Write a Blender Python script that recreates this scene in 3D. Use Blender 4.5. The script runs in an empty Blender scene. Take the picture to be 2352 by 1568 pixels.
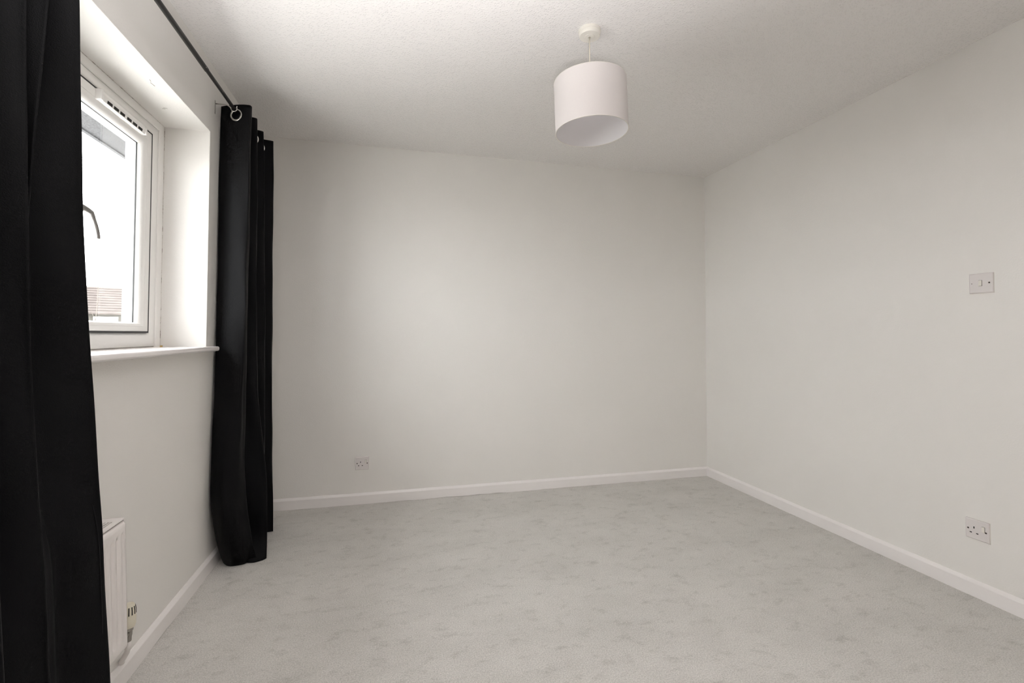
import bpy, math, random
from mathutils import Vector, Matrix
random.seed(7)
S = bpy.context.scene
COL = S.collection
PI = math.pi

# ------------------------------------------------------------------ camera, sky, exposure
W, D, H = 3.289, 3.318, 2.40          # room: x 0..W (0 = window wall), far wall at y = D, ceiling H
YB = -0.75                            # wall behind the photographer
CAM = Vector((0.8407, 0.0, 1.1257))
cam = bpy.data.objects.new('camera', bpy.data.cameras.new('camera'))
COL.objects.link(cam)
S.camera = cam
cam.data.sensor_width = 36.0
cam.data.lens = 1085.62 / 2352 * 36.0
cam.data.shift_y = -45.0 / 2352
cam.data.clip_start = 0.02
yaw, pitch, roll = 0.2463, 0.0262, -0.0018
fw = Vector((math.sin(yaw) * math.cos(pitch), math.cos(yaw) * math.cos(pitch), math.sin(pitch)))
rt = Vector((math.cos(yaw), -math.sin(yaw), 0))
dn = fw.cross(rt)
rt2 = math.cos(roll) * rt + math.sin(roll) * dn
dn2 = -math.sin(roll) * rt + math.cos(roll) * dn
cam.matrix_world = Matrix(((rt2.x, -dn2.x, -fw.x, CAM.x), (rt2.y, -dn2.y, -fw.y, CAM.y),
                           (rt2.z, -dn2.z, -fw.z, CAM.z), (0, 0, 0, 1)))

world = bpy.data.worlds.new('overcast_sky')
S.world = world
world.use_nodes = True
bg = world.node_tree.nodes['Background']
bg.inputs['Color'].default_value = (0.985, 0.99, 1.0, 1)
bg.inputs['Strength'].default_value = 16.5

# the photographer's flash, tilted up to bounce off the ceiling above the camera
fl = bpy.data.objects.new('bounce_flash', bpy.data.lights.new('bounce_flash', 'SPOT'))
COL.objects.link(fl)
fl.location = (0.86, -0.10, 0.95)
fl.rotation_euler = (Vector((0.80, 0.41, H)) - fl.location).to_track_quat('-Z', 'Y').to_euler()
fl.data.energy = 460.0
fl.data.color = (1.0, 0.985, 0.985)
fl.data.spot_size = math.radians(94)
fl.data.spot_blend = 1.0
fl.data.shadow_soft_size = 0.04

S.view_settings.view_transform = 'Standard'
S.view_settings.look = 'None'
S.view_settings.exposure = 0.0
S.view_settings.gamma = 1.0
S.view_settings.use_curve_mapping = False
S.cycles.max_bounces = 9
S.cycles.diffuse_bounces = 7
S.cycles.glossy_bounces = 4
S.cycles.transparent_max_bounces = 8
S.cycles.use_denoising = True
S.cycles.use_adaptive_sampling = True
S.cycles.adaptive_threshold = 0.03
S.cycles.adaptive_min_samples = 24
S.cycles.sample_clamp_indirect = 0.0


# ------------------------------------------------------------------ materials
def mat(name, col, rough=0.5, metal=0.0, spec=0.5, sheen=0.0, noise=None, bump=None):
    """noise=(scale, amount) mottles the colour; bump=(scale, distance, detail) fine relief."""
    m = bpy.data.materials.new(name)
    m.use_nodes = True
    nt = m.node_tree
    b = nt.nodes['Principled BSDF']
    b.inputs['Base Color'].default_value = (*col, 1)
    b.inputs['Roughness'].default_value = rough
    b.inputs['Metallic'].default_value = metal
    b.inputs['Specular IOR Level'].default_value = spec
    if sheen:
        b.inputs['Sheen Weight'].default_value = sheen
        b.inputs['Sheen Roughness'].default_value = 0.4
    if noise or bump:
        tc = nt.nodes.new('ShaderNodeTexCoord')
    if noise:
        n = nt.nodes.new('ShaderNodeTexNoise')
        n.inputs['Scale'].default_value = noise[0]
        n.inputs['Detail'].default_value = 4
        nt.links.new(tc.outputs['Object'], n.inputs['Vector'])
        r = nt.nodes.new('ShaderNodeValToRGB')
        a = noise[1]
        r.color_ramp.elements[0].position = 0.3
        r.color_ramp.elements[1].position = 0.7
        r.color_ramp.elements[0].color = (*[c * (1 - a) for c in col], 1)
        r.color_ramp.elements[1].color = (*[min(1, c * (1 + a)) for c in col], 1)
        nt.links.new(n.outputs['Fac'], r.inputs['Fac'])
        nt.links.new(r.outputs['Color'], b.inputs['Base Color'])
    if bump:
        n2 = nt.nodes.new('ShaderNodeTexNoise')
        n2.inputs['Scale'].default_value = bump[0]
        n2.inputs['Detail'].default_value = bump[2]
        nt.links.new(tc.outputs['Object'], n2.inputs['Vector'])
        bp = nt.nodes.new('ShaderNodeBump')
        bp.inputs['Strength'].default_value = 1.0
        bp.inputs['Distance'].default_value = bump[1]
        nt.links.new(n2.outputs['Fac'], bp.inputs['Height'])
        nt.links.new(bp.outputs['Normal'], b.inputs['Normal'])
    return m


MAT = {}
MAT['paint'] = mat('wall_paint', (0.82, 0.80, 0.772), 0.62, spec=0.3, noise=(1.7, 0.012), bump=(160, 0.0006, 3))
MAT['gloss'] = mat('white_gloss_paint', (0.88, 0.85, 0.84), 0.22, spec=0.6, bump=(25, 0.0004, 2))
MAT['pvc'] = mat('white_pvc', (0.90, 0.885, 0.865), 0.3, spec=0.5)
MAT['plastic'] = mat('white_plastic', (0.74, 0.70, 0.69), 0.35)
MAT['plastic_side'] = mat('ivory_plastic', (0.78, 0.75, 0.69), 0.4)
MAT['cream'] = mat('cream_plastic', (0.78, 0.73, 0.60), 0.4)
MAT['enamel'] = mat('radiator_enamel', (0.83, 0.79, 0.77), 0.28)
MAT['dark'] = mat('dark_hole', (0.02, 0.017, 0.015), 0.7)
MAT['screw'] = mat('dull_screw', (0.07, 0.06, 0.05), 0.5, metal=0.3)
MAT['gasket'] = mat('black_gasket', (0.03, 0.03, 0.03), 0.6)
MAT['chrome'] = mat('chrome', (0.62, 0.60, 0.57), 0.22, metal=1.0)
MAT['steel'] = mat('dull_steel', (0.42, 0.40, 0.37), 0.4, metal=1.0)
MAT['handle'] = mat('satin_handle', (0.30, 0.29, 0.28), 0.35, metal=0.8)
MAT['rod'] = mat('black_rod', (0.014, 0.013, 0.012), 0.4, spec=0.5)
MAT['fabric'] = mat('black_fabric', (0.0035, 0.0035, 0.0042), 0.62, spec=0.14, sheen=0.02, bump=(420, 0.0006, 2))
MAT['linen'] = mat('pale_linen', (0.70, 0.66, 0.65), 0.9, spec=0.1, bump=(500, 0.0004, 2))
MAT['lining'] = mat('white_lining', (0.80, 0.78, 0.79), 0.6, spec=0.2)
MAT['cord'] = mat('cream_cord', (0.76, 0.70, 0.61), 0.5)
MAT['door'] = mat('door_paint', (0.80, 0.77, 0.73), 0.4)
MAT['soffit'] = mat('grey_soffit', (0.052, 0.052, 0.056), 0.9, noise=(130, 0.4), bump=(150, 0.004, 4))
MAT['render'] = mat('white_render', (0.70, 0.69, 0.67), 0.9, bump=(90, 0.002, 3))
MAT['tile'] = mat('clay_tile', (0.066, 0.056, 0.052), 0.9, spec=0.1, noise=(3, 0.12))
MAT['brick'] = mat('pale_brick', (0.075, 0.070, 0.062), 0.9, spec=0.1, noise=(9, 0.08))
MAT['upvc_far'] = mat('far_white_frame', (0.5, 0.5, 0.5), 0.6)
MAT['far_glass'] = mat('far_window_glass', (0.10, 0.11, 0.11), 0.2)
MAT['bark'] = mat('grey_bark', (0.075, 0.065, 0.055), 0.9)
MAT['ground'] = mat('pale_paving', (0.52, 0.51, 0.49), 1.0, spec=0.05, noise=(0.6, 0.12))
MAT['chip'] = mat('chipped_plaster', (0.22, 0.18, 0.14), 0.9)
MAT['yellow'] = mat('yellow_putty', (0.62, 0.42, 0.12), 0.7)

# stippled ceiling
m = MAT['ceiling'] = mat('stippled_ceiling', (0.83, 0.81, 0.80), 0.16, spec=0.8)
nt = m.node_tree
b = nt.nodes['Principled BSDF']
tc = nt.nodes.new('ShaderNodeTexCoord')
vo = nt.nodes.new('ShaderNodeTexVoronoi')
vo.inputs['Scale'].default_value = 118
vo.inputs['Randomness'].default_value = 1.0
mr = nt.nodes.new('ShaderNodeMapRange')
mr.interpolation_type = 'SMOOTHSTEP'
mr.inputs['From Min'].default_value = 0.58
mr.inputs['From Max'].default_value = 0.02
no = nt.nodes.new('ShaderNodeTexNoise')
no.inputs['Scale'].default_value = 45
no.inputs['Detail'].default_value = 3
mx = nt.nodes.new('ShaderNodeMath')
mx.operation = 'MULTIPLY'
bp = nt.nodes.new('ShaderNodeBump')
bp.inputs['Distance'].default_value = 0.0030
bp.inputs['Strength'].default_value = 0.6
nt.links.new(tc.outputs['Object'], vo.inputs['Vector'])
nt.links.new(tc.outputs['Object'], no.inputs['Vector'])
nt.links.new(vo.outputs['Distance'], mr.inputs['Value'])
nt.links.new(mr.outputs[0], mx.inputs[0])
nt.links.new(no.outputs['Fac'], mx.inputs[1])
nt.links.new(mx.outputs[0], bp.inputs['Height'])
nt.links.new(bp.outputs['Normal'], b.inputs['Normal'])

# carpet: short grey pile, trodden patches, fine speckle
m = MAT['carpet'] = mat('grey_carpet', (0.4, 0.385, 0.36), 0.95, spec=0.05, sheen=0.08)
nt = m.node_tree
b = nt.nodes['Principled BSDF']
tc = nt.nodes.new('ShaderNodeTexCoord')
mp = nt.nodes.new('ShaderNodeMapping')
mp.inputs['Scale'].default_value = (0.8, 1.2, 1.0)
nt.links.new(tc.outputs['Object'], mp.inputs['Vector'])


def nz(scale, detail, src, rough=0.55):
    n = nt.nodes.new('ShaderNodeTexNoise')
    n.inputs['Scale'].default_value = scale
    n.inputs['Detail'].default_value = detail
    n.inputs['Roughness'].default_value = rough
    nt.links.new(src, n.inputs['Vector'])
    return n.outputs['Fac']


def ramp(fac, p0, p1, c0, c1):
    r = nt.nodes.new('ShaderNodeValToRGB')
    r.color_ramp.elements[0].position = p0
    r.color_ramp.elements[1].position = p1
    r.color_ramp.elements[0].color = (*c0, 1)
    r.color_ramp.elements[1].color = (*c1, 1)
    nt.links.new(fac, r.inputs['Fac'])
    return r.outputs['Color']


def mul(a, bb):
    x = nt.nodes.new('ShaderNodeMix')
    x.data_type = 'RGBA'
    x.blend_type = 'MULTIPLY'
    x.inputs[0].default_value = 1.0
    nt.links.new(a, x.inputs[6])
    nt.links.new(bb, x.inputs[7])
    return x.outputs[2]


patch = ramp(nz(3.2, 6, mp.outputs['Vector'], 0.7), 0.34, 0.60, (0.660, 0.640, 0.612), (0.730, 0.708, 0.680))
fleck = ramp(nz(15, 6, mp.outputs['Vector'], 0.72), 0.31, 0.47, (0.82, 0.82, 0.81), (1.0, 1.0, 1.0))
pile = ramp(nz(210, 4, tc.outputs['Object'], 0.8), 0.34, 0.66, (0.70, 0.70, 0.69), (1.16, 1.16, 1.16))
nt.links.new(mul(mul(patch, fleck), pile), b.inputs['Base Color'])
bp = nt.nodes.new('ShaderNodeBump')
bp.inputs['Distance'].default_value = 0.004
bp.inputs['Strength'].default_value = 0.7
nt.links.new(nz(380, 3, tc.outputs['Object']), bp.inputs['Height'])
nt.links.new(bp.outputs['Normal'], b.inputs['Normal'])

# clear pane: lets light straight through, with a faint surface reflection
m = MAT['glass'] = bpy.data.materials.new('clear_glass')
m.use_nodes = True
nt = m.node_tree
nt.nodes.clear()
out = nt.nodes.new('ShaderNodeOutputMaterial')
mix = nt.nodes.new('ShaderNodeMixShader')
tr = nt.nodes.new('ShaderNodeBsdfTransparent')
tr.inputs['Color'].default_value = (0.93, 0.94, 0.935, 1)
gl = nt.nodes.new('ShaderNodeBsdfGlossy')
gl.inputs['Roughness'].default_value = 0.0
lw = nt.nodes.new('ShaderNodeLayerWeight')
pw = nt.nodes.new('ShaderNodeMath')
pw.operation = 'POWER'
pw.inputs[1].default_value = 5.0
ma = nt.nodes.new('ShaderNodeMath')
ma.operation = 'MULTIPLY_ADD'
ma.inputs[1].default_value = 0.9
ma.inputs[2].default_value = 0.04
nt.links.new(lw.outputs['Facing'], pw.inputs[0])
nt.links.new(pw.outputs[0], ma.inputs[0])
nt.links.new(ma.outputs[0], mix.inputs[0])
nt.links.new(tr.outputs[0], mix.inputs[1])
nt.links.new(gl.outputs[0], mix.inputs[2])
nt.links.new(mix.outputs[0], out.inputs[0])

# mouldy sealant bead
m = MAT['sealant'] = mat('mouldy_sealant', (0.7, 0.66, 0.6), 0.6)
nt = m.node_tree
tc = nt.nodes.new('ShaderNodeTexCoord')
nt.links.new(ramp(nz(28, 5, tc.outputs['Object'], 0.75), 0.38, 0.50, (0.16, 0.12, 0.09), (0.72, 0.69, 0.65)),
             nt.nodes['Principled BSDF'].inputs['Base Color'])


# ------------------------------------------------------------------ mesh helpers
class MB:
    def __init__(s):
        s.v, s.f = [], []

    def add(s, vs, fs):
        o = len(s.v)
        s.v += [tuple(p) for p in vs]
        s.f += [tuple(i + o for i in q) for q in fs]
        return s

    def box(s, x0, x1, y0, y1, z0, z1):
        return s.add([(x0, y0, z0), (x1, y0, z0), (x1, y1, z0), (x0, y1, z0),
                      (x0, y0, z1), (x1, y0, z1), (x1, y1, z1), (x0, y1, z1)],
                     [(0, 3, 2, 1), (4, 5, 6, 7), (0, 1, 5, 4), (1, 2, 6, 5), (2, 3, 7, 6), (3, 0, 4, 7)])

    def prism(s, pts, a, b):
        """closed 3-D loop pts, offset by vectors a and b, joined and capped"""
        n = len(pts)
        a, b = Vector(a), Vector(b)
        vs = [Vector(p) + a for p in pts] + [Vector(p) + b for p in pts]
        fs = [(i, (i + 1) % n, n + (i + 1) % n, n + i) for i in range(n)]
        return s.add(vs, fs + [tuple(range(n))[::-1], tuple(range(n, 2 * n))])

    def tube(s, path, r, n=12, cap=True):
        P = [Vector(p) for p in path]
        rr = r if isinstance(r, (list, tuple)) else [r] * len(P)
        vs, fs = [], []
        up = None
        for i, p in enumerate(P):
            t = (P[min(i + 1, len(P) - 1)] - P[max(i - 1, 0)]).normalized()
            if up is None:
                up = Vector((0, 0, 1)) if abs(t.z) < 0.9 else Vector((0, 1, 0))
            a = t.cross(up).normalized()
            up = a.cross(t).normalized()
            for k in range(n):
                th = 2 * PI * k / n
                vs.append(p + rr[i] * (math.cos(th) * a + math.sin(th) * up))
        for i in range(len(P) - 1):
            for k in range(n):
                fs.append((i * n + k, i * n + (k + 1) % n, (i + 1) * n + (k + 1) % n, (i + 1) * n + k))
        if cap:
            fs += [tuple(range(n))[::-1], tuple(range((len(P) - 1) * n, len(P) * n))]
        return s.add(vs, fs)

    def lathe(s, prof, c, n=32, axis='z'):
        """open profile of (radius, height) around an axis through c"""
        vs, fs = [], []
        for r, h in prof:
            for k in range(n):
                th = 2 * PI * k / n
                x, y = r * math.cos(th), r * math.sin(th)
                vs.append((c[0] + x, c[1] + y, c[2] + h) if axis == 'z' else (c[0] + x, c[1] + h, c[2] + y))
        for i in range(len(prof) - 1):
            for k in range(n):
                fs.append((i * n + k, i * n + (k + 1) % n, (i + 1) * n + (k + 1) % n, (i + 1) * n + k))
        return s.add(vs, fs)

    def torus(s, c, nrm, R, r, n=28, k=10):
        nrm = Vector(nrm).normalized()
        a = nrm.cross(Vector((0, 0, 1))).normalized()
        bb = nrm.cross(a)
        vs, fs = [], []
        for i in range(n):
            t = 2 * PI * i / n
            d = math.cos(t) * a + math.sin(t) * bb
            for j in range(k):
                q = 2 * PI * j / k
                vs.append(Vector(c) + (R + r * math.cos(q)) * d + r * 0.7 * math.sin(q) * nrm)
        for i in range(n):
            for j in range(k):
                fs.append((i * k + j, ((i + 1) % n) * k + j, ((i + 1) % n) * k + (j + 1) % k, i * k + (j + 1) % k))
        return s.add(vs, fs)

    def rings(s, st):
        """mitred window section: stations ((y0,y1,z0,z1), x), joined into a closed section"""
        n = len(st)
        vs, fs = [], []
        for (y0, y1, z0, z1), x in st:
            vs += [(x, y0, z0), (x, y1, z0), (x, y1, z1), (x, y0, z1)]
        for i in range(n):
            j = (i + 1) % n
            for k in range(4):
                fs.append((i * 4 + k, i * 4 + (k + 1) % 4, j * 4 + (k + 1) % 4, j * 4 + k))
        return s.add(vs, fs)

    def build(s, name, material, parent=None, smooth=False, bevel=0, seg=2, solid=0):
        me = bpy.data.meshes.new(name)
        me.from_pydata(s.v, [], s.f)
        import bmesh
        bm = bmesh.new()
        bm.from_mesh(me)
        bmesh.ops.recalc_face_normals(bm, faces=bm.faces)
        bm.to_mesh(me)
        bm.free()
        o = bpy.data.objects.new(name, me)
        COL.objects.link(o)
        me.materials.append(MAT[material])
        if smooth:
            for p in me.polygons:
                p.use_smooth = True
            if smooth == 'auto':
                me.set_sharp_from_angle(angle=math.radians(38))
        if solid:
            md = o.modifiers.new('thickness', 'SOLIDIFY')
            md.thickness = solid
            md.offset = 0
        if bevel:
            md = o.modifiers.new('edges', 'BEVEL')
            md.width = bevel
            md.segments = seg
            md.limit_method = 'ANGLE'
            md.angle_limit = math.radians(35)
        if parent:
            o.parent = parent
            o.matrix_parent_inverse = Matrix.Translation(parent.location).inverted() if parent.type == 'EMPTY' and not parent.rotation_euler.z else Matrix()
        return o


def tag(o, label, cat, kind=None, group=None):
    o['label'] = label
    o['category'] = cat
    if kind:
        o['kind'] = kind
    if group:
        o['group'] = group
    return o


def empty(name, loc, label, cat, kind=None, group=None, rz=0):
    o = bpy.data.objects.new(name, None)
    COL.objects.link(o)
    o.location = loc
    o.rotation_euler.z = rz
    o.empty_display_size = 0.05
    return tag(o, label, cat, kind, group)


# ------------------------------------------------------------------ room shell
OY0, OY1, OZ0, OZ1 = 0.72, 2.475, 1.044, 2.075      # window opening in the wall
XO = -0.30                                          # outer face of the window wall
tag(MB().box(0, W, YB, D, -0.12, 0).build('floor', 'carpet'),
    'light grey short pile carpet covering the whole floor', 'carpet', 'structure')
tag(MB().box(0, W, YB, D, H, H + 0.12).build('ceiling', 'ceiling'),
    'white ceiling with a stippled plaster texture', 'ceiling', 'structure')
tag(MB().box(XO, W + 0.12, D, D + 0.12, -0.12, H + 0.12).build('wall_far', 'paint'),
    'plain off-white wall behind the single low socket', 'wall', 'structure')
tag(MB().box(W, W + 0.12, YB, D, -0.12, H + 0.12).build('wall_right', 'paint'),
    'plain off-white wall carrying the light switch', 'wall', 'structure')
tag(MB().box(XO, W + 0.12, YB - 0.12, YB, -0.12, H + 0.12).build('wall_back', 'paint'),
    'plain off-white wall behind the camera', 'wall', 'structure')
# window wall: one closed mesh with the opening
y0, y1, z0, z1 = YB, D, -0.12, H + 0.12
vs = []
for x in (0.0, XO):
    vs += [(x, y0, z0), (x, y1, z0), (x, y1, z1), (x, y0, z1),
           (x, OY0, OZ0), (x, OY1, OZ0), (x, OY1, OZ1), (x, OY0, OZ1)]
fs = []
for o in (0, 8):
    for k in range(4):
        fs.append((o + k, o + (k + 1) % 4, o + 4 + (k + 1) % 4, o + 4 + k))
for k in range(4):
    fs.append((k, (k + 1) % 4, 8 + (k + 1) % 4, 8 + k))
    fs.append((4 + k, 4 + (k + 1) % 4, 12 + (k + 1) % 4, 12 + k))
wl = tag(MB().add(vs, fs).build('wall_left', 'paint', bevel=0.003),
         'off-white wall with the deep window recess', 'wall', 'structure')
# small chips in the plaster of the recess top
for (xa, ya, ln, an) in ((-0.050, 2.020, 0.016, 1.75), (-0.058, 2.045, 0.026, 1.45), (-0.105, 2.262, 0.014, 0.2), (-0.112, 2.270, 0.010, 0.3)):
    dx, dy = ln * math.cos(an), ln * math.sin(an)
    MB().prism([(xa, ya, OZ1), (xa + dx, ya + dy, OZ1), (xa + dx + 0.0016, ya + dy, OZ1), (xa + 0.0012, ya - 0.001, OZ1)],
               (0, 0, 0.001), (0, 0, -0.0006)).build('plaster_chip', 'chip', wl)

# baseboards: low boards with a sloped, rounded top edge
BT, BH = 0.014, 0.072
PROF = [(0, 0), (BT, 0), (BT, BH - 0.015), (BT - 0.001, BH - 0.0125), (BT - 0.0095, BH - 0.001), (BT - 0.011, BH), (0, BH)]


def baseboard(name, a, b2, inward, label, ragged=0.0, n=46):
    a, b2, inw = Vector(a), Vector(b2), Vector(inward)
    mb = MB()
    vs, fs = [], []
    k = len(PROF)
    for i in range(n + 1):
        p = a.lerp(b2, i / n)
        lift = ragged * max(0.0, random.random() * 1.6 - 0.6)
        for j, (d, h) in enumerate(PROF):
            vs.append(p + inw * d + Vector((0, 0, max(h, lift))))
    for i in range(n):
        for j in range(k):
            fs.append((i * k + j, i * k + (j + 1) % k, (i + 1) * k + (j + 1) % k, (i + 1) * k + j))
    fs += [tuple(range(k)), tuple(range(n * k, n * k + k))]
    o = mb.add(vs, fs).build(name, 'gloss')
    return tag(o, label, 'baseboard', 'structure')


baseboard('baseboard_far', (0, D, 0), (W, D, 0), (0, -1, 0), 'white painted baseboard below the far socket wall', 0.0035)
baseboard('baseboard_right', (W, D - BT, 0), (W, 1.24, 0), (-1, 0, 0), 'white painted baseboard below the light switch wall', 0.001)
baseboard('baseboard_left', (0, YB, 0), (0, D - BT, 0), (1, 0, 0), 'white painted baseboard below the window and radiator', 0.0025, 70)
baseboard('baseboard_back', (0, YB, 0), (W, YB, 0), (0, 1, 0), 'white painted baseboard behind the camera', 0.0)

# door just out of the picture, in the light switch wall
dr = empty('door_1', (W, 0.8, 0), 'white panelled bedroom door with its frame', 'door', 'structure')
MB().box(W - 0.012, W, 0.42, 1.17, 0.004, 2.0).build('door_leaf', 'door', dr, bevel=0.003)
MB().box(W - 0.018, W, 1.17, 1.235, 0, 2.065).box(W - 0.018, W, 0.355, 0.42, 0, 2.065).box(W - 0.018, W, 0.42, 1.17, 2.0, 2.065)\
    .build('architrave', 'gloss', dr, bevel=0.004)
for (ya, yb, za, zb) in ((0.52, 0.76, 0.2, 0.85), (0.83, 1.07, 0.2, 0.85), (0.52, 0.76, 1.05, 1.88), (0.83, 1.07, 1.05, 1.88)):
    MB().box(W - 0.017, W - 0.012, ya, yb, za, zb).build('door_panel', 'door', dr, bevel=0.004)
MB().tube([(W - 0.012, 1.11, 1.0), (W - 0.06, 1.11, 1.0), (W - 0.062, 1.0, 1.0)], 0.009).build('door_handle', 'chrome', dr, smooth=True)

# ------------------------------------------------------------------ window
win = empty('window_1', (-0.19, (OY0 + OY1) / 2, 1.066), 'white plastic casement window set deep in the wall', 'window', 'structure')


def rect(a, b2, c, d):
    return (a, b2, c, d)


MB().rings([(rect(0.7205, 2.4745, 1.066, 2.0745), -0.21), (rect(0.7205, 2.4745, 1.066, 2.0745), -0.187),
            (rect(0.722, 2.473, 1.066, 2.073), -0.186), (rect(0.758, 2.432, 1.0665, 2.042), -0.186),
            (rect(0.761, 2.429, 1.067, 2.039), -0.189), (rect(0.761, 2.429, 1.067, 2.039), -0.21)]).build('cover_trim', 'pvc', win)
MB().rings([(rect(0.7205, 2.4745, 1.0665, 2.0745), -0.205), (rect(0.7205, 2.4745, 1.0665, 2.0745), -0.1845),
            (rect(0.7220, 2.4731, 1.0672, 2.0732), -0.1845), (rect(0.7220, 2.4731, 1.0672, 2.0732), -0.205)]).build('sealant_bead', 'sealant', win)
fr_ = MB().rings([(rect(0.735, 2.455, 1.066, 2.06), -0.262), (rect(0.735, 2.455, 1.066, 2.06), -0.2),
                  (rect(0.763, 2.427, 1.070, 2.037), -0.198), (rect(0.763, 2.427, 1.070, 2.037), -0.190),
                  (rect(0.766, 2.424, 1.072, 2.034), -0.188), (rect(0.790, 2.400, 1.098, 2.018), -0.188),
                  (rect(0.803, 2.387, 1.112, 2.010), -0.190), (rect(0.814, 2.376, 1.122, 2.003), -0.195),
                  (rect(0.820, 2.368, 1.130, 1.998), -0.203), (rect(0.820, 2.368, 1.130, 1.998), -0.262)]).build('outer_frame', 'pvc', win, smooth='auto')
MB().box(-0.262, -0.192, 1.610, 1.676, 1.130, 1.998).build('mullion', 'pvc', win, bevel=0.006, seg=3)
MB().rings([(rect(1.676, 2.3705, 1.1285, 1.9985), -0.255), (rect(1.676, 2.3705, 1.1285, 1.9985), -0.1872),
            (rect(1.690, 2.3550, 1.1385, 1.9905), -0.1872), (rect(1.690, 2.3550, 1.1385, 1.9905), -0.255)]).build('frame_gasket', 'gasket', win)


def sash(a, b2, c, d, xf, nm, w=(0.072, 0.072, 0.037, 0.066)):
    def ins(t):
        return (a + w[0] * t, b2 - w[1] * t, c + w[2] * t, d - w[3] * t)
    s_ = MB().rings([(ins(0), xf - 0.065), (ins(0), xf - 0.004), (ins(0.04), xf - 0.001), (ins(0.08), xf), (ins(0.52), xf),
                     (ins(0.53), xf - 0.0015), (ins(0.545), xf - 0.0015), (ins(0.56), xf), (ins(0.72), xf - 0.002), (ins(0.86), xf - 0.007),
                     (ins(0.95), xf - 0.014), (ins(1.0), xf - 0.022), (ins(1.0), xf - 0.065)]).build(nm, 'pvc', win, smooth='auto')
    MB().rings([(ins(0.99), xf - 0.0275), (ins(0.99), xf - 0.0225), (ins(1.02), xf - 0.0225), (ins(1.02), xf - 0.0275)]).build('pane_gasket', 'gasket', s_)
    p = ins(0.98)
    MB().box(xf - 0.034, xf - 0.030, p[0], p[1], p[2], p[3]).build('pane', 'glass', s_)
    return s_


sash(1.685, 2.3595, 1.135, 1.993, -0.184, 'opening_sash')
sash(0.821, 1.6095, 1.131, 1.997, -0.196, 'fixed_light')

# trickle vent on the top rail
vent = MB().prism([(-0.186, 0, 1.990), (-0.166, 0, 1.987), (-0.163, 0, 1.975), (-0.170, 0, 1.955), (-0.186, 0, 1.953)],
                  (0, 1.965, 0), (0, 2.262, 0)).build('trickle_vent', 'pvc', win, bevel=0.0015)
for i in range(6):
    ya = 1.992 + i * 0.0415 + (0.006 if i > 2 else 0)
    MB().prism([(-0.1655, ya, 1.9665), (-0.1655, ya + 0.030, 1.9665), (-0.1688, ya + 0.033, 1.9576), (-0.1688, ya + 0.003, 1.9576)],
               (-0.0006, 0, 0.0002), (0.0006, 0, -0.0002)).build('vent_slot', 'dark', vent)
MB().box(-0.186, -0.1645, 1.952, 1.966, 1.9525, 1.9905).build('end_cap', 'pvc', vent, bevel=0.002)
MB().box(-0.186, -0.164, 2.262, 2.272, 1.954, 1.989).build('end_cap', 'pvc', vent, bevel=0.002)
MB().box(-0.178, -0.1725, 2.246, 2.262, 1.9875, 1.9915).build('putty_smear', 'yellow', vent)

# cranked handle
hd = MB().box(-0.186, -0.172, 1.722, 1.750, 1.455, 1.600).build('handle', 'handle', win, bevel=0.006, seg=3)
MB().tube([(-0.174, 1.736, 1.528), (-0.150, 1.738, 1.530), (-0.134, 1.752, 1.530)], [0.011, 0.011, 0.013]).build('neck', 'handle', hd, smooth=True)
grip = []
for i in range(25):
    t = i / 24
    if t < 0.4:
        u = t / 0.4
        p = (-0.132, 1.748 + 0.094 * u, 1.527 + 0.004 * math.sin(u * PI))
    else:
        u = (t - 0.4) / 0.6
        p = (-0.130 + 0.004 * u, 1.842 + 0.036 * math.sin(u * PI * 0.5), 1.527 - 0.078 * u - 0.004 * u * u)
    grip.append(p)
MB().tube(grip, [0.0135 - 0.0075 * min(1, i / 14) for i in range(25)], 14).build('grip', 'handle', hd, smooth=True)

# sill board with rounded nose
sb = [(-0.187, OY0 + 0.0005), (0.0, OY0 + 0.0005), (0.0, OY0 - 0.04), (0.044, OY0 - 0.04), (0.044, 2.516), (0.0, 2.516), (0.0, OY1 - 0.0005), (-0.187, OY1 - 0.0005)]
MB().prism([(x, y, 0) for x, y in sb], (0, 0, 1.0445), (0, 0, 1.0665)).build('window_sill', 'gloss', win, bevel=0.008, seg=4, smooth='auto')
MB().box(-0.176, -0.168, 2.447, 2.459, 1.0665, 1.0725).build('putty_lump', 'yellow', win, bevel=0.002)

# ------------------------------------------------------------------ curtain rod
RX, RZ = 0.083, 2.217
rod = empty('curtain_rod', (RX, 1.8, RZ), 'black metal curtain rod running above the window', 'curtain rod')
MB().tube([(RX, 0.40, RZ), (RX, 2.18, RZ)], 0.0095, 16).build('rod_tube', 'rod', rod, smooth='auto')
MB().tube([(RX, 2.13, RZ), (RX, 3.16, RZ + 0.002)], 0.0080, 16).build('inner_tube', 'rod', rod, smooth='auto')
for ye in (0.40, 3.16):
    s_ = -1 if ye < 1 else 1
    MB().lathe([(0.0, -0.012 * s_), (0.013, -0.008 * s_), (0.015, 0.006 * s_), (0.010, 0.02 * s_), (0.0, 0.024 * s_)], (RX, ye, RZ), 20, 'y').build('finial', 'rod', rod, smooth=True)
for (yy, dz) in ((2.150, 0.0), (2.330, 0.003), (2.344, -0.002)):
    MB().box(RX + 0.0060, RX + 0.0098, yy - 0.0022, yy + 0.0022, RZ - 0.005 + dz, RZ - 0.002 + dz).build('paint_chip', 'chrome', rod)
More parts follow.
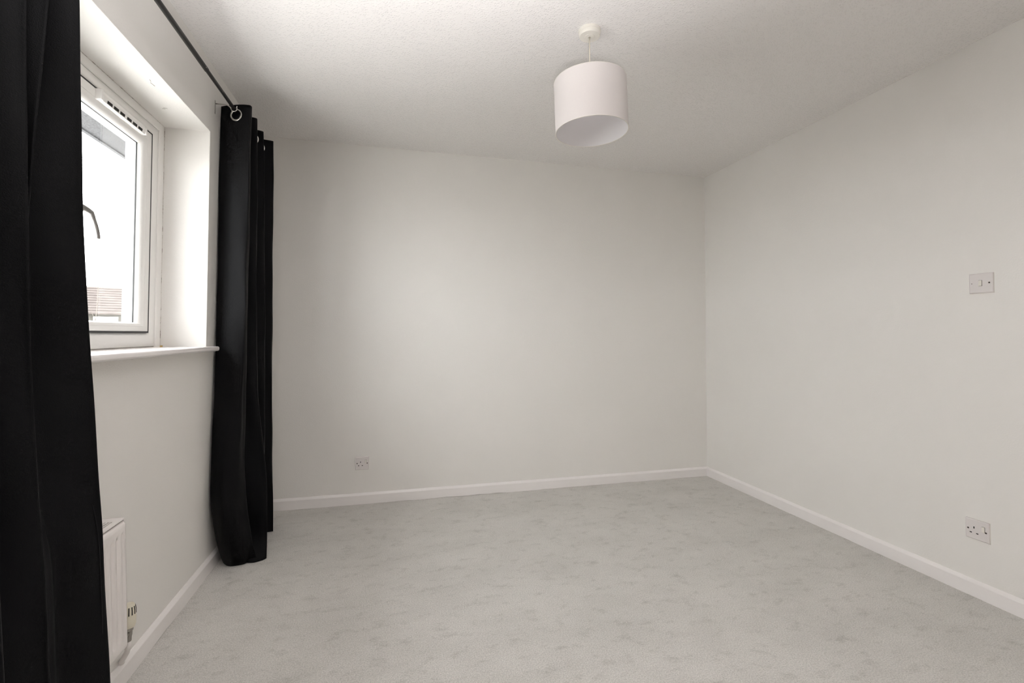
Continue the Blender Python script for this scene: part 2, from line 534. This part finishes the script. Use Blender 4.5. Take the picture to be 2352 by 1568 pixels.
for yb in (2.527, 0.50):
    br = MB().box(0.0, 0.003, yb - 0.004, yb + 0.004, 2.183, 2.248).build('bracket', 'steel', rod, bevel=0.001)
    arm = [(0.002, yb, 2.232), (0.052, yb, 2.232), (0.062, yb, 2.226)]
    for i in range(13):
        th = PI * (1.0 + i / 12 * 1.15)
        arm.append((RX + 0.0125 * math.cos(th), yb, RZ + 0.0125 * math.sin(th)))
    arm.append((RX + 0.0135, yb, RZ + 0.014))
    MB().tube(arm, 0.0030, 8).build('bracket_arm', 'chrome', br, smooth=True)


# ------------------------------------------------------------------ curtains
def catmull(P, n):
    out = []
    Q = [P[0]] + list(P) + [P[-1]]
    for i in range(1, len(Q) - 2):
        p0, p1, p2, p3 = Q[i - 1], Q[i], Q[i + 1], Q[i + 2]
        for j in range(n):
            t = j / n
            out.append(tuple(0.5 * ((2 * p1[k]) + (-p0[k] + p2[k]) * t + (2 * p0[k] - 5 * p1[k] + 4 * p2[k] - p3[k]) * t * t
                                    + (-p0[k] + 3 * p1[k] - 3 * p2[k] + p3[k]) * t ** 3) for k in range(len(p1))))
    out.append(tuple(P[-1]))
    return out


def curtain(root, levels, n=7, rows=None, sag=0.004):
    """levels: (z, [(x, y) ...]) top to bottom, the same number of points each"""
    paths = [(z, catmull(P, n)) for z, P in levels]
    m_ = len(paths[0][1])
    cols = []
    for i in range(m_):
        ctl = [(p[i][0], p[i][1], z) for z, p in paths]
        cols.append(catmull(ctl, 16))
    r_ = len(cols[0])
    vs, fs = [], []
    for j in range(r_):
        for i in range(m_):
            x, y, z = cols[i][j]
            k = math.sin(i * 0.37 + z * 9) * 0.0016 + math.sin(i * 0.11 - z * 21) * 0.0009
            vs.append((x + k, y - k, max(z, 0.003)))
    for j in range(r_ - 1):
        for i in range(m_ - 1):
            a = j * m_ + i
            fs.append((a, a + 1, a + m_ + 1, a + m_))
    fab = MB().add(vs, fs).build('fabric', 'fabric', root, smooth=True, solid=0.003)
    return fab, paths[0][1]


def eyelets(root, path, zc):
    last = -9
    for i in range(1, len(path)):
        a, b2 = path[i - 1], path[i]
        if (a[0] - RX) * (b2[0] - RX) <= 0 and a[0] != b2[0]:
            t = (RX - a[0]) / (b2[0] - a[0])
            y = a[1] + t * (b2[1] - a[1])
            if abs(y - last) < 0.012:
                continue
            last = y
            nrm = Vector((b2[1] - a[1], -(b2[0] - a[0]), 0))
            MB().torus((RX, y, zc), nrm, 0.0262, 0.0050).build('eyelet', 'chrome', root, smooth=True)


# far curtain, gathered into the corner
fc = empty('curtain', (0.09, 2.8, 0), 'long black eyelet curtain gathered in the corner beside the far wall', 'curtain', group='black eyelet curtains')
top = [(.004, 2.600), (.040, 2.578), (.095, 2.556), (.138, 2.548), (.150, 2.552), (.140, 2.585), (.085, 2.615), (.030, 2.635), (.028, 2.660), (.080, 2.682),
       (.130, 2.692), (.141, 2.702), (.125, 2.735), (.075, 2.765), (.030, 2.790), (.030, 2.815), (.080, 2.842), (.120, 2.860), (.130, 2.873), (.115, 2.905),
       (.070, 2.925), (.035, 2.940), (.045, 2.955), (.090, 2.975), (.138, 2.992), (.150, 3.003), (.135, 3.040), (.080, 3.070), (.040, 3.085)]


def morph(base, e):
    """move named points of a path; e maps index -> (x, y)"""
    out, ks = [], sorted(e)
    for i, p in enumerate(base):
        lo = max([k for k in ks if k <= i], default=ks[0])
        hi = min([k for k in ks if k >= i], default=ks[-1])
        t = 0 if hi == lo else (i - lo) / (hi - lo)
        dx = (1 - t) * (e[lo][0] - base[lo][0]) + t * (e[hi][0] - base[hi][0])
        dy = (1 - t) * (e[lo][1] - base[lo][1]) + t * (e[hi][1] - base[hi][1])
        out.append((p[0] + dx, p[1] + dy))
    return out


lv = [(2.252, top),
      (1.75, morph(top, {0: (.006, 2.585), 4: (.146, 2.552), 7: (.035, 2.635), 11: (.146, 2.702), 15: (.035, 2.815), 18: (.140, 2.872), 21: (.04, 2.94), 25: (.153, 3.002), 28: (.05, 3.08)})),
      (1.25, morph(top, {0: (.010, 2.575), 4: (.143, 2.552), 7: (.040, 2.632), 11: (.150, 2.700), 15: (.040, 2.815), 18: (.150, 2.870), 21: (.05, 2.94), 25: (.156, 3.000), 28: (.06, 3.08)})),
      (0.80, morph(top, {0: (.013, 2.545), 4: (.137, 2.552), 7: (.050, 2.630), 11: (.168, 2.695), 15: (.050, 2.810), 18: (.158, 2.865), 21: (.06, 2.94), 25: (.162, 2.998), 28: (.06, 3.08)})),
      (0.48, morph(top, {0: (.012, 2.530), 2: (.075, 2.500), 4: (.136, 2.548), 7: (.060, 2.620), 11: (.206, 2.680), 15: (.060, 2.800), 18: (.160, 2.860), 21: (.07, 2.94), 25: (.168, 2.996), 28: (.06, 3.08)})),
      (0.30, morph(top, {0: (.016, 2.528), 2: (.078, 2.488), 4: (.148, 2.550), 7: (.070, 2.620), 11: (.222, 2.665), 15: (.070, 2.790), 18: (.160, 2.850), 21: (.08, 2.94), 25: (.174, 2.992), 28: (.06, 3.07)})),
      (0.12, morph(top, {0: (.028, 2.575), 2: (.078, 2.525), 4: (.165, 2.570), 7: (.090, 2.640), 11: (.229, 2.655), 15: (.080, 2.780), 18: (.155, 2.840), 21: (.09, 2.93), 25: (.180, 2.990), 28: (.07, 3.06)})),
      (0.003, morph(top, {0: (.030, 2.650), 2: (.084, 2.580), 4: (.158, 2.604), 7: (.175, 2.602), 9: (.19, 2.592), 11: (.226, 2.648), 15: (.10, 2.77), 18: (.150, 2.830), 21: (.10, 2.93), 25: (.183, 2.976), 28: (.08, 3.04)}))]
fab, tp = curtain(fc, lv)
eyelets(fc, tp, RZ - 0.016)

# near curtain, drawn half across the window
nc = empty('curtain', (0.1, 0.95, 0), 'long black eyelet curtain hanging closest to the camera in front of the radiator', 'curtain', group='black eyelet curtains')


def zigzag(crests, xt, first=0.47, end=None):
    """crests: (x, y); rounded pleats from the rod line to each crest and back"""
    P = [(xt + 0.01, first)]
    prev = first
    for i, (x, y) in enumerate(crests):
        a, g = x - xt, y - prev
        P += [(xt + 0.55 * a, prev + 0.50 * g), (x - 0.10 * a, y - 0.13 * g), (x, y)]
        ny = crests[i + 1][1] if i + 1 < len(crests) else y + 0.03
        g2 = ny - y
        if i + 1 < len(crests):
            P += [(x - 0.35 * a, y + 0.16 * g2), (xt + 0.15 * a, y + 0.34 * g2), (xt, y + 0.48 * g2)]
            prev = y + 0.48 * g2
        else:
            P += [(x - 0.30 * a, y + 0.012), (xt + 0.25 * a, y + 0.006), (xt + 0.05, y - 0.012)]
    return P


def nl(z, xc, xt, C, B, A, lo, bx=None):
    ys = [lo + i * (C - lo) / 6 for i in range(7)]
    cr = [(xc, y) for y in ys] + [(bx if bx else xc, B), (A[0], A[1])]
    return (z, zigzag(cr, xt, lo - 0.05))


lv = [nl(2.252, .140, .030, 1.100, 1.178, (.140, 1.245), .50),
      nl(1.890, .140, .036, 1.106, 1.176, (.140, 1.266), .50),
      nl(1.420, .145, .048, 1.118, 1.150, (.145, 1.288), .50, .130),
      nl(1.080, .152, .060, 1.130, 1.170, (.152, 1.318), .50, .110),
      nl(0.800, .164, .095, 1.142, 1.185, (.164, 1.334), .50, .112),
      nl(0.620, .172, .122, 1.152, 1.200, (.172, 1.346), .50, .127),
      nl(0.250, .180, .122, 1.175, 1.235, (.180, 1.376), .50, .127),
      nl(0.004, .180, .122, 1.200, 1.260, (.180, 1.405), .50, .127)]
fab, tp = curtain(nc, lv, n=5)
eyelets(nc, tp, RZ - 0.013)

# ------------------------------------------------------------------ radiator
RD0, RD1, RB, RT = 0.70, 1.597, 0.228, 0.600
rad = empty('radiator', (0.07, 1.15, RB), 'white panel radiator with vertical flutes below the window', 'radiator')
vs, fs = [], []
PITCH = 0.0262
ny, nzr = int((RD1 - RD0) / PITCH * 10), 44
for j in range(nzr + 1):
    z = RB + (RT - 0.008 - RB) * j / nzr
    g = min(1.0, max(0.0, (z - RB - 0.030) / 0.012)) * min(1.0, max(0.0, (RT - 0.042 - z) / 0.012))
    edge = -0.006 * max(0.0, 1 - (z - RB) / 0.012) ** 2 - 0.006 * max(0.0, 1 - (RT - 0.008 - z) / 0.010) ** 2
    for i in range(ny + 1):
        y = RD0 + (RD1 - 0.003 - RD0) * i / ny
        ph = ((RD1 - 0.016 - y) / PITCH) % 1.0
        d = 0.5 - 0.5 * math.cos(2 * PI * ph)
        d = min(1.0, d * 1.5)
        inside = 1.0 if y < RD1 - 0.014 else 0.0
        lean = (RT - z) / (RT - RB)
        vs.append((0.1015 + 0.010 * lean - 0.0085 * (1 - d) * g * inside + edge, y + 0.006 * lean * (y - RD0) / (RD1 - RD0), z))
m_ = ny + 1
for j in range(nzr):
    for i in range(ny):
        a = j * m_ + i
        fs.append((a, a + 1, a + m_ + 1, a + m_))
MB().add(vs, fs).build('front_panel', 'enamel', rad, smooth=True, solid=0.0016)
MB().prism([(0.040, 0, RT), (0.0985, 0, RT), (0.1080, 0.006, RB + 0.012), (0.050, 0.006, RB + 0.012)], (0, RD1 - 0.004, 0), (0, RD1, 0)).build('side_panel', 'enamel', rad, bevel=0.0015)
MB().box(0.038, 0.041, RD0, RD1 - 0.004, RB + 0.02, RT - 0.006).build('back_sheet', 'enamel', rad)
gr = MB()
gr.box(0.040, 0.052, RD0, RD1 - 0.001, RT - 0.004, RT).box(0.086, 0.1000, RD0, RD1 - 0.001, RT - 0.004, RT)
for k in range(4):
    xk = 0.0560 + k * 0.0075
    gr.box(xk, xk + 0.0034, RD0, RD1 - 0.03, RT - 0.004, RT)
yk = RD1 - 0.001
gr.box(0.052, 0.086, RD1 - 0.033, RD1 - 0.001, RT - 0.004, RT)
for k in range(1, 8):
    gr.box(0.052, 0.086, RD1 - 0.045 - k * 0.115, RD1 - 0.033 - k * 0.115, RT - 0.004, RT)
gr.build('top_grille', 'enamel', rad)
cv = MB()
y = RD0 + 0.02
while y < RD1 - 0.03:
    cv.box(0.058, 0.094, y, y + 0.002, RB + 0.03, RT - 0.06)
    y += 0.02
cv.build('convector_fins', 'dark', rad)
# thermostatic valve at the end of the radiator
VX, VY = 0.046, 1.748
vl = MB().lathe([(0.0, 0.210), (0.0165, 0.210), (0.0190, 0.218), (0.0195, 0.240), (0.0178, 0.244), (0.0185, 0.247), (0.0180, 0.262), (0.0160, 0.275), (0.012, 0.281), (0.0, 0.283)],
                (VX, VY, 0), 32).build('valve_head', 'cream', rad, smooth='auto')
for k in range(14):
    th = 2 * PI * (k + 0.5) / 14
    c, s_ = math.cos(th), math.sin(th)
    tx, ty = -s_, c
    pts = []
    for (r_, h) in ((0.0187, 0.250), (0.0182, 0.263), (0.0164, 0.274)):
        pts.append((VX + r_ * c + tx * 0.0014, VY + r_ * s_ + ty * 0.0014, h))
    for (r_, h) in ((0.0164, 0.274), (0.0182, 0.263), (0.0187, 0.250)):
        pts.append((VX + r_ * c - tx * 0.0014, VY + r_ * s_ - ty * 0.0014, h))
    MB().prism(pts, (-0.0006 * c, -0.0006 * s_, 0), (0.0006 * c, 0.0006 * s_, 0)).build('head_slot', 'dark', vl)
vb = MB().lathe([(0.0, 0.210), (0.0130, 0.210), (0.0130, 0.200), (0.0105, 0.198), (0.0105, 0.186), (0.0090, 0.180), (0.0090, 0.168), (0.008, 0.166), (0.0, 0.166)], (VX, VY, 0), 24).build('valve_body', 'steel', rad, smooth='auto')
MB().tube([(VX, VY, 0.192), (VX + 0.004, VY - 0.05, 0.198), (0.066, RD1 + 0.02, 0.262), (0.068, RD1 - 0.002, 0.264)], 0.007).build('valve_tail', 'steel', rad, smooth=True)
MB().tube([(VX, VY, 0.170), (VX, VY, 0.150), (VX - 0.006, VY + 0.008, 0.128), (VX - 0.022, VY + 0.024, 0.102), (0.010, VY + 0.040, 0.084), (0.0105, VY + 0.045, 0.076)], 0.0078).build('feed_pipe', 'enamel', rad, smooth=True)
# wall brackets keep the radiator up
for yb in (0.9, 1.4):
    MB().box(0.001, 0.040, yb, yb + 0.02, RB + 0.05, RT - 0.08).build('wall_bracket', 'enamel', rad)

# ------------------------------------------------------------------ pendant lamp
LX, LY = 1.630, 1.813
lamp = empty('pendant_lamp', (LX, LY, H), 'pale linen drum lampshade hanging on a cord from the ceiling', 'lamp')
MB().lathe([(0.0, 0), (0.0465, 0), (0.0465, -0.010), (0.0440, -0.0115), (0.0440, -0.022), (0.0410, -0.0265), (0.022, -0.0275), (0.020, -0.0295), (0.0055, -0.0305), (0.0055, -0.0265), (0.0, -0.0265)],
           (LX, LY, H), 48).build('ceiling_rose', 'plastic_side', lamp, smooth='auto')
ax = Vector((-0.030, 0.024, 1.0)).normalized()           # the shade hangs slightly crooked
q = Vector((0, 0, 1)).rotation_difference(ax).to_matrix()
ZT, ZB, R0 = 2.178, 1.968, 0.150
mid = Vector((LX + 0.002, LY, 0))


def tilt(mb):
    piv = Vector((LX, LY, ZT))
    mb.v = [tuple(piv + q @ (Vector(p) - piv)) for p in mb.v]
    return mb


MB().tube([(LX, LY, H - 0.024), (LX + 0.0004, LY, 2.28), (LX, LY, ZT - 0.05)], 0.0027, 10).build('cord', 'cord', lamp, smooth=True)
sh = tilt(MB().lathe([(R0, ZB), (R0, ZT), (R0 - 0.0012, ZT), (R0 - 0.0012, ZB), (R0, ZB)], (LX, LY, 0), 96)).build('lampshade', 'linen', lamp, smooth='auto')
tilt(MB().lathe([(R0 - 0.0014, ZB + 0.0005), (R0 - 0.0014, ZT - 0.0005), (R0 - 0.0024, ZT - 0.0005), (R0 - 0.0024, ZB + 0.0005), (R0 - 0.0014, ZB + 0.0005)], (LX, LY, 0), 96)).build('lining', 'lining', sh, smooth='auto')
for zz in (ZB, ZT):
    tilt(MB().torus((LX, LY, zz), (0.001, 0, 1), R0 - 0.0008, 0.0017, 96, 8)).build('rim', 'plastic_side', sh, smooth=True)
tilt(MB().box(LX - R0 + 0.0024, LX - R0 + 0.0030, LY - 0.006, LY + 0.006, ZB + 0.002, ZT - 0.002)).build('lining_seam', 'lining', sh)
sp = MB()
for k in range(3):
    th = 2 * PI * k / 3 + 0.4
    sp.tube([(LX + 0.022 * math.cos(th), LY + 0.022 * math.sin(th), ZT - 0.012), (LX + (R0 - 0.001) * math.cos(th), LY + (R0 - 0.001) * math.sin(th), ZT - 0.002)], 0.0017, 8)
sp.torus((LX, LY, ZT - 0.012), (0.001, 0, 1), 0.022, 0.0018, 24, 8)
tilt(sp).build('spider', 'pvc', sh, smooth=True)
tilt(MB().lathe([(0.0, ZT + 0.012), (0.010, ZT + 0.010), (0.014, ZT - 0.004), (0.0205, ZT - 0.010), (0.0205, ZT - 0.045), (0.017, ZT - 0.050), (0.0, ZT - 0.050)], (LX, LY, 0), 28)).build('lampholder', 'pvc', lamp, smooth='auto')


# ------------------------------------------------------------------ sockets and switch
def plate(name, loc, rz, label, cat, is_socket):
    e = empty(name, loc, label, cat, rz=rz, group='wall sockets' if is_socket else None)

    def put(mb, nm, mt, bevel=0, smooth=False, par=None):
        o = mb.build(nm, mt, None, bevel=bevel, smooth=smooth)
        o.parent = par or e
        return o
    T = 0.0095
    h = 0.0425
    pts = [(-h, -h), (h, -h), (h, h), (-h, h)]
    i_ = h - 0.0035
    mb = MB()
    mb.add([(x, 0, z) for x, z in pts] + [(x, -T * 0.72, z) for x, z in pts] + [(math.copysign(i_, x), -T, math.copysign(i_, z)) for x, z in pts],
           [(0, 1, 2, 3), (8, 9, 10, 11)] + [(k, (k + 1) % 4, 4 + (k + 1) % 4, 4 + k) for k in range(4)] + [(4 + k, 4 + (k + 1) % 4, 8 + (k + 1) % 4, 8 + k) for k in range(4)])
    put(mb, 'faceplate', 'plastic', 0.0012)
    put(MB().box(-h - 0.0005, h + 0.0005, -0.0022, 0.0, -h - 0.0014, h), 'backing_edge', 'plastic_side')

    def dot(x, z, r_, mt, nm):
        put(MB().lathe([(0, -T - 0.0006), (r_, -T - 0.0006), (r_, -T + 0.001)], (0, 0, 0), 14, 'y'), nm, mt).location = (x, 0, z)

    def hole(x, z, w, hh, nm):
        put(MB().box(x - w / 2, x + w / 2, -T - 0.0003, -T + 0.001, z - hh / 2, z + hh / 2), nm, 'dark')

    def rocker(x, z, w, hh):
        rk = put(MB().prism([(0, -T, z - hh / 2), (0, -T - 0.0046, z - hh / 2), (0, -T - 0.0018, z + hh / 2), (0, -T, z + hh / 2)], (x - w / 2, 0, 0), (x + w / 2, 0, 0)), 'rocker', 'plastic_side', 0.0006)
        put(MB().box(x - w / 2 - 0.0007, x + w / 2 + 0.0007, -T - 0.0004, -T + 0.0005, z - hh / 2 - 0.0007, z + hh / 2 + 0.0007), 'rocker_gap', 'screw')
        return rk
    if is_socket:
        hole(-0.0100, 0.0080, 0.0042, 0.0088, 'pin_hole')
        hole(-0.0220, -0.0150, 0.0080, 0.0042, 'pin_hole')
        hole(0.0015, -0.0150, 0.0080, 0.0042, 'pin_hole')
        dot(-0.0315, 0.0, 0.0036, 'screw', 'screw')
        dot(0.0325, 0.0, 0.0036, 'screw', 'screw')
        rocker(0.0235, 0.0105, 0.0098, 0.0220)
    else:
        dot(-0.0310, 0.0, 0.0016, 'screw', 'screw')
        dot(0.0310, 0.0, 0.0034, 'screw', 'screw')
        rocker(0.0, 0.0, 0.0115, 0.0240)
    return e


plate('wall_socket', (0.648, D, 0.268), 0, 'white single wall socket low on the wall near the gathered curtain', 'socket', True)
plate('wall_socket', (W, 1.504, 0.288), -PI / 2, 'white single wall socket low on the wall below the light switch', 'socket', True)
plate('light_switch', (W, 1.470, 1.348), -PI / 2, 'white square light switch above the wall socket', 'light switch', False)

# ------------------------------------------------------------------ outside the window
tag(MB().box(-0.62, XO, YB - 0.6, D + 2.5, 2.118, 2.135).box(-0.64, -0.62, YB - 0.6, D + 2.5, 2.110, 2.30).build('roof_eaves', 'soffit'),
    'grey rough eaves overhang above the window outside', 'eaves', 'structure')
tag(MB().box(-70, -0.31, -40, 80, -2.8, -2.7).build('ground', 'ground'), 'pale paved ground outside the house', 'ground', 'structure')
# house across the gardens: front edge faces the window
d0 = Vector((-0.584, 1.172, 0)).normalized()
u = Vector((d0.y, -d0.x, 0))
base = Vector((CAM.x, CAM.y, 0)) + d0 * 32.6


def hp(a, b2, z):
    """a metres along the front (to the right), b2 metres back, height z"""
    p = base + u * a + d0 * b2
    return Vector((p.x, p.y, z))


hs = empty('neighbour_house', base, 'pale brick house with a tiled roof seen through the window', 'house')
A0, A1, EZ, RZH, DP = -9.0, 1.86, 2.25, 3.78, 6.0


def hmesh(faces):
    mb = MB()
    for f in faces:
        mb.add(f, [tuple(range(len(f)))])
    return mb


hmesh([[hp(A0, 0, -2.7), hp(A1 - .1, 0, -2.7), hp(A1 - .1, 0, EZ), hp(A0, 0, EZ)],
       [hp(A1 - .1, 0, -2.7), hp(A1 - .1, DP, -2.7), hp(A1 - .1, DP, EZ), hp(A1 - .1, 0, EZ)],
       [hp(A1 - .1, 0, EZ), hp(A1 - .1, DP, EZ), hp(A1 - .1, DP * .62, 3.2), hp(A1 - .1, DP * .38, 3.2)],
       [hp(A0, DP, -2.7), hp(A1 - .1, DP, -2.7), hp(A1 - .1, DP, EZ), hp(A0, DP, EZ)]]).build('wall', 'brick', hs)
# roof planes with a clipped gable, laid in stepped courses on the front
rf = hmesh([[hp(A0, DP + .3, EZ - .1), hp(A1, DP + .3, EZ - .1), hp(A1, DP * .62, 3.32), hp(A1 - .55, DP / 2, RZH), hp(A0, DP / 2, RZH)],
            [hp(A1, DP * .38, 3.32), hp(A1, DP * .62, 3.32), hp(A1 - .55, DP / 2, RZH)]]).build('roof', 'tile', hs)
NC = 11
crs = MB()
for k in range(NC):
    t0, t1 = k / NC, (k + 1) / NC
    def pt(a, t, up=0.0):
        return hp(a, -.3 + (DP / 2 + .3) * t, EZ - .1 + (RZH - EZ + .1) * t + up)
    def ar(t):
        zt = EZ - .1 + (RZH - EZ + .1) * t
        return A1 if zt < 3.32 else A1 - .55 * (zt - 3.32) / (RZH - 3.32)
    crs.add([pt(A0, t0, .05), pt(ar(t0), t0, .05), pt(ar(t1), t1, 0), pt(A0, t1, 0), pt(A0, t0, -.03), pt(ar(t0), t0, -.03)],
            [(0, 1, 2, 3), (4, 5, 1, 0)])
crs.build('tile_courses', 'tile', rf)
for (wa, wz) in ((-0.55, 0.95), (-3.2, 0.95), (-5.8, 0.95)):
    wd = MB().prism([hp(wa, -.05, wz), hp(wa + 1.0, -.05, wz), hp(wa + 1.0, -.05, wz + 1.05), hp(wa, -.05, wz + 1.05)], d0 * 0.0, d0 * 0.08).build('window', 'upvc_far', hs)
    for k in range(2):
        MB().prism([hp(wa + .08 + k * .46, -.06, wz + .1), hp(wa + .46 + k * .46, -.06, wz + .1), hp(wa + .46 + k * .46, -.06, wz + .95), hp(wa + .08 + k * .46, -.06, wz + .95)], d0 * -0.01, d0 * 0.02).build('pane', 'far_glass', wd)


def sapling(loc, h, seed, label):
    rnd = random.Random(seed)
    e = empty('bare_sapling', loc, label, 'tree', group='bare saplings outside')
    P = []
    x, y = 0.0, 0.0
    for i in range(13):
        P.append((loc[0] + x, loc[1] + y, loc[2] + h * i / 12))
        x += rnd.uniform(-.06, .06)
        y += rnd.uniform(-.06, .06)
    MB().tube(P, [0.017 * (1 - i / 14) + 0.003 for i in range(13)], 7).build('trunk', 'bark', e, smooth=True)
    for i in range(4, 12):
        p = Vector(P[i])
        an = rnd.uniform(0, 6.28)
        ln = (1 - i / 14) * 1.5
        dv = Vector((math.cos(an) * .45, math.sin(an) * .45, 0.9)).normalized() * ln
        MB().tube([p, p + dv * .5 + Vector((0, 0, -.04)), p + dv], [0.007, 0.005, 0.002], 5).build('branch', 'bark', e, smooth=True)


sapling((-9.0, 19.15, -2.7), 6.4, 3, 'taller bare sapling outside nearer the curtain edge of the window')
sapling((-9.0, 20.58, -2.7), 5.9, 5, 'shorter bare sapling outside nearer the sash edge of the window')
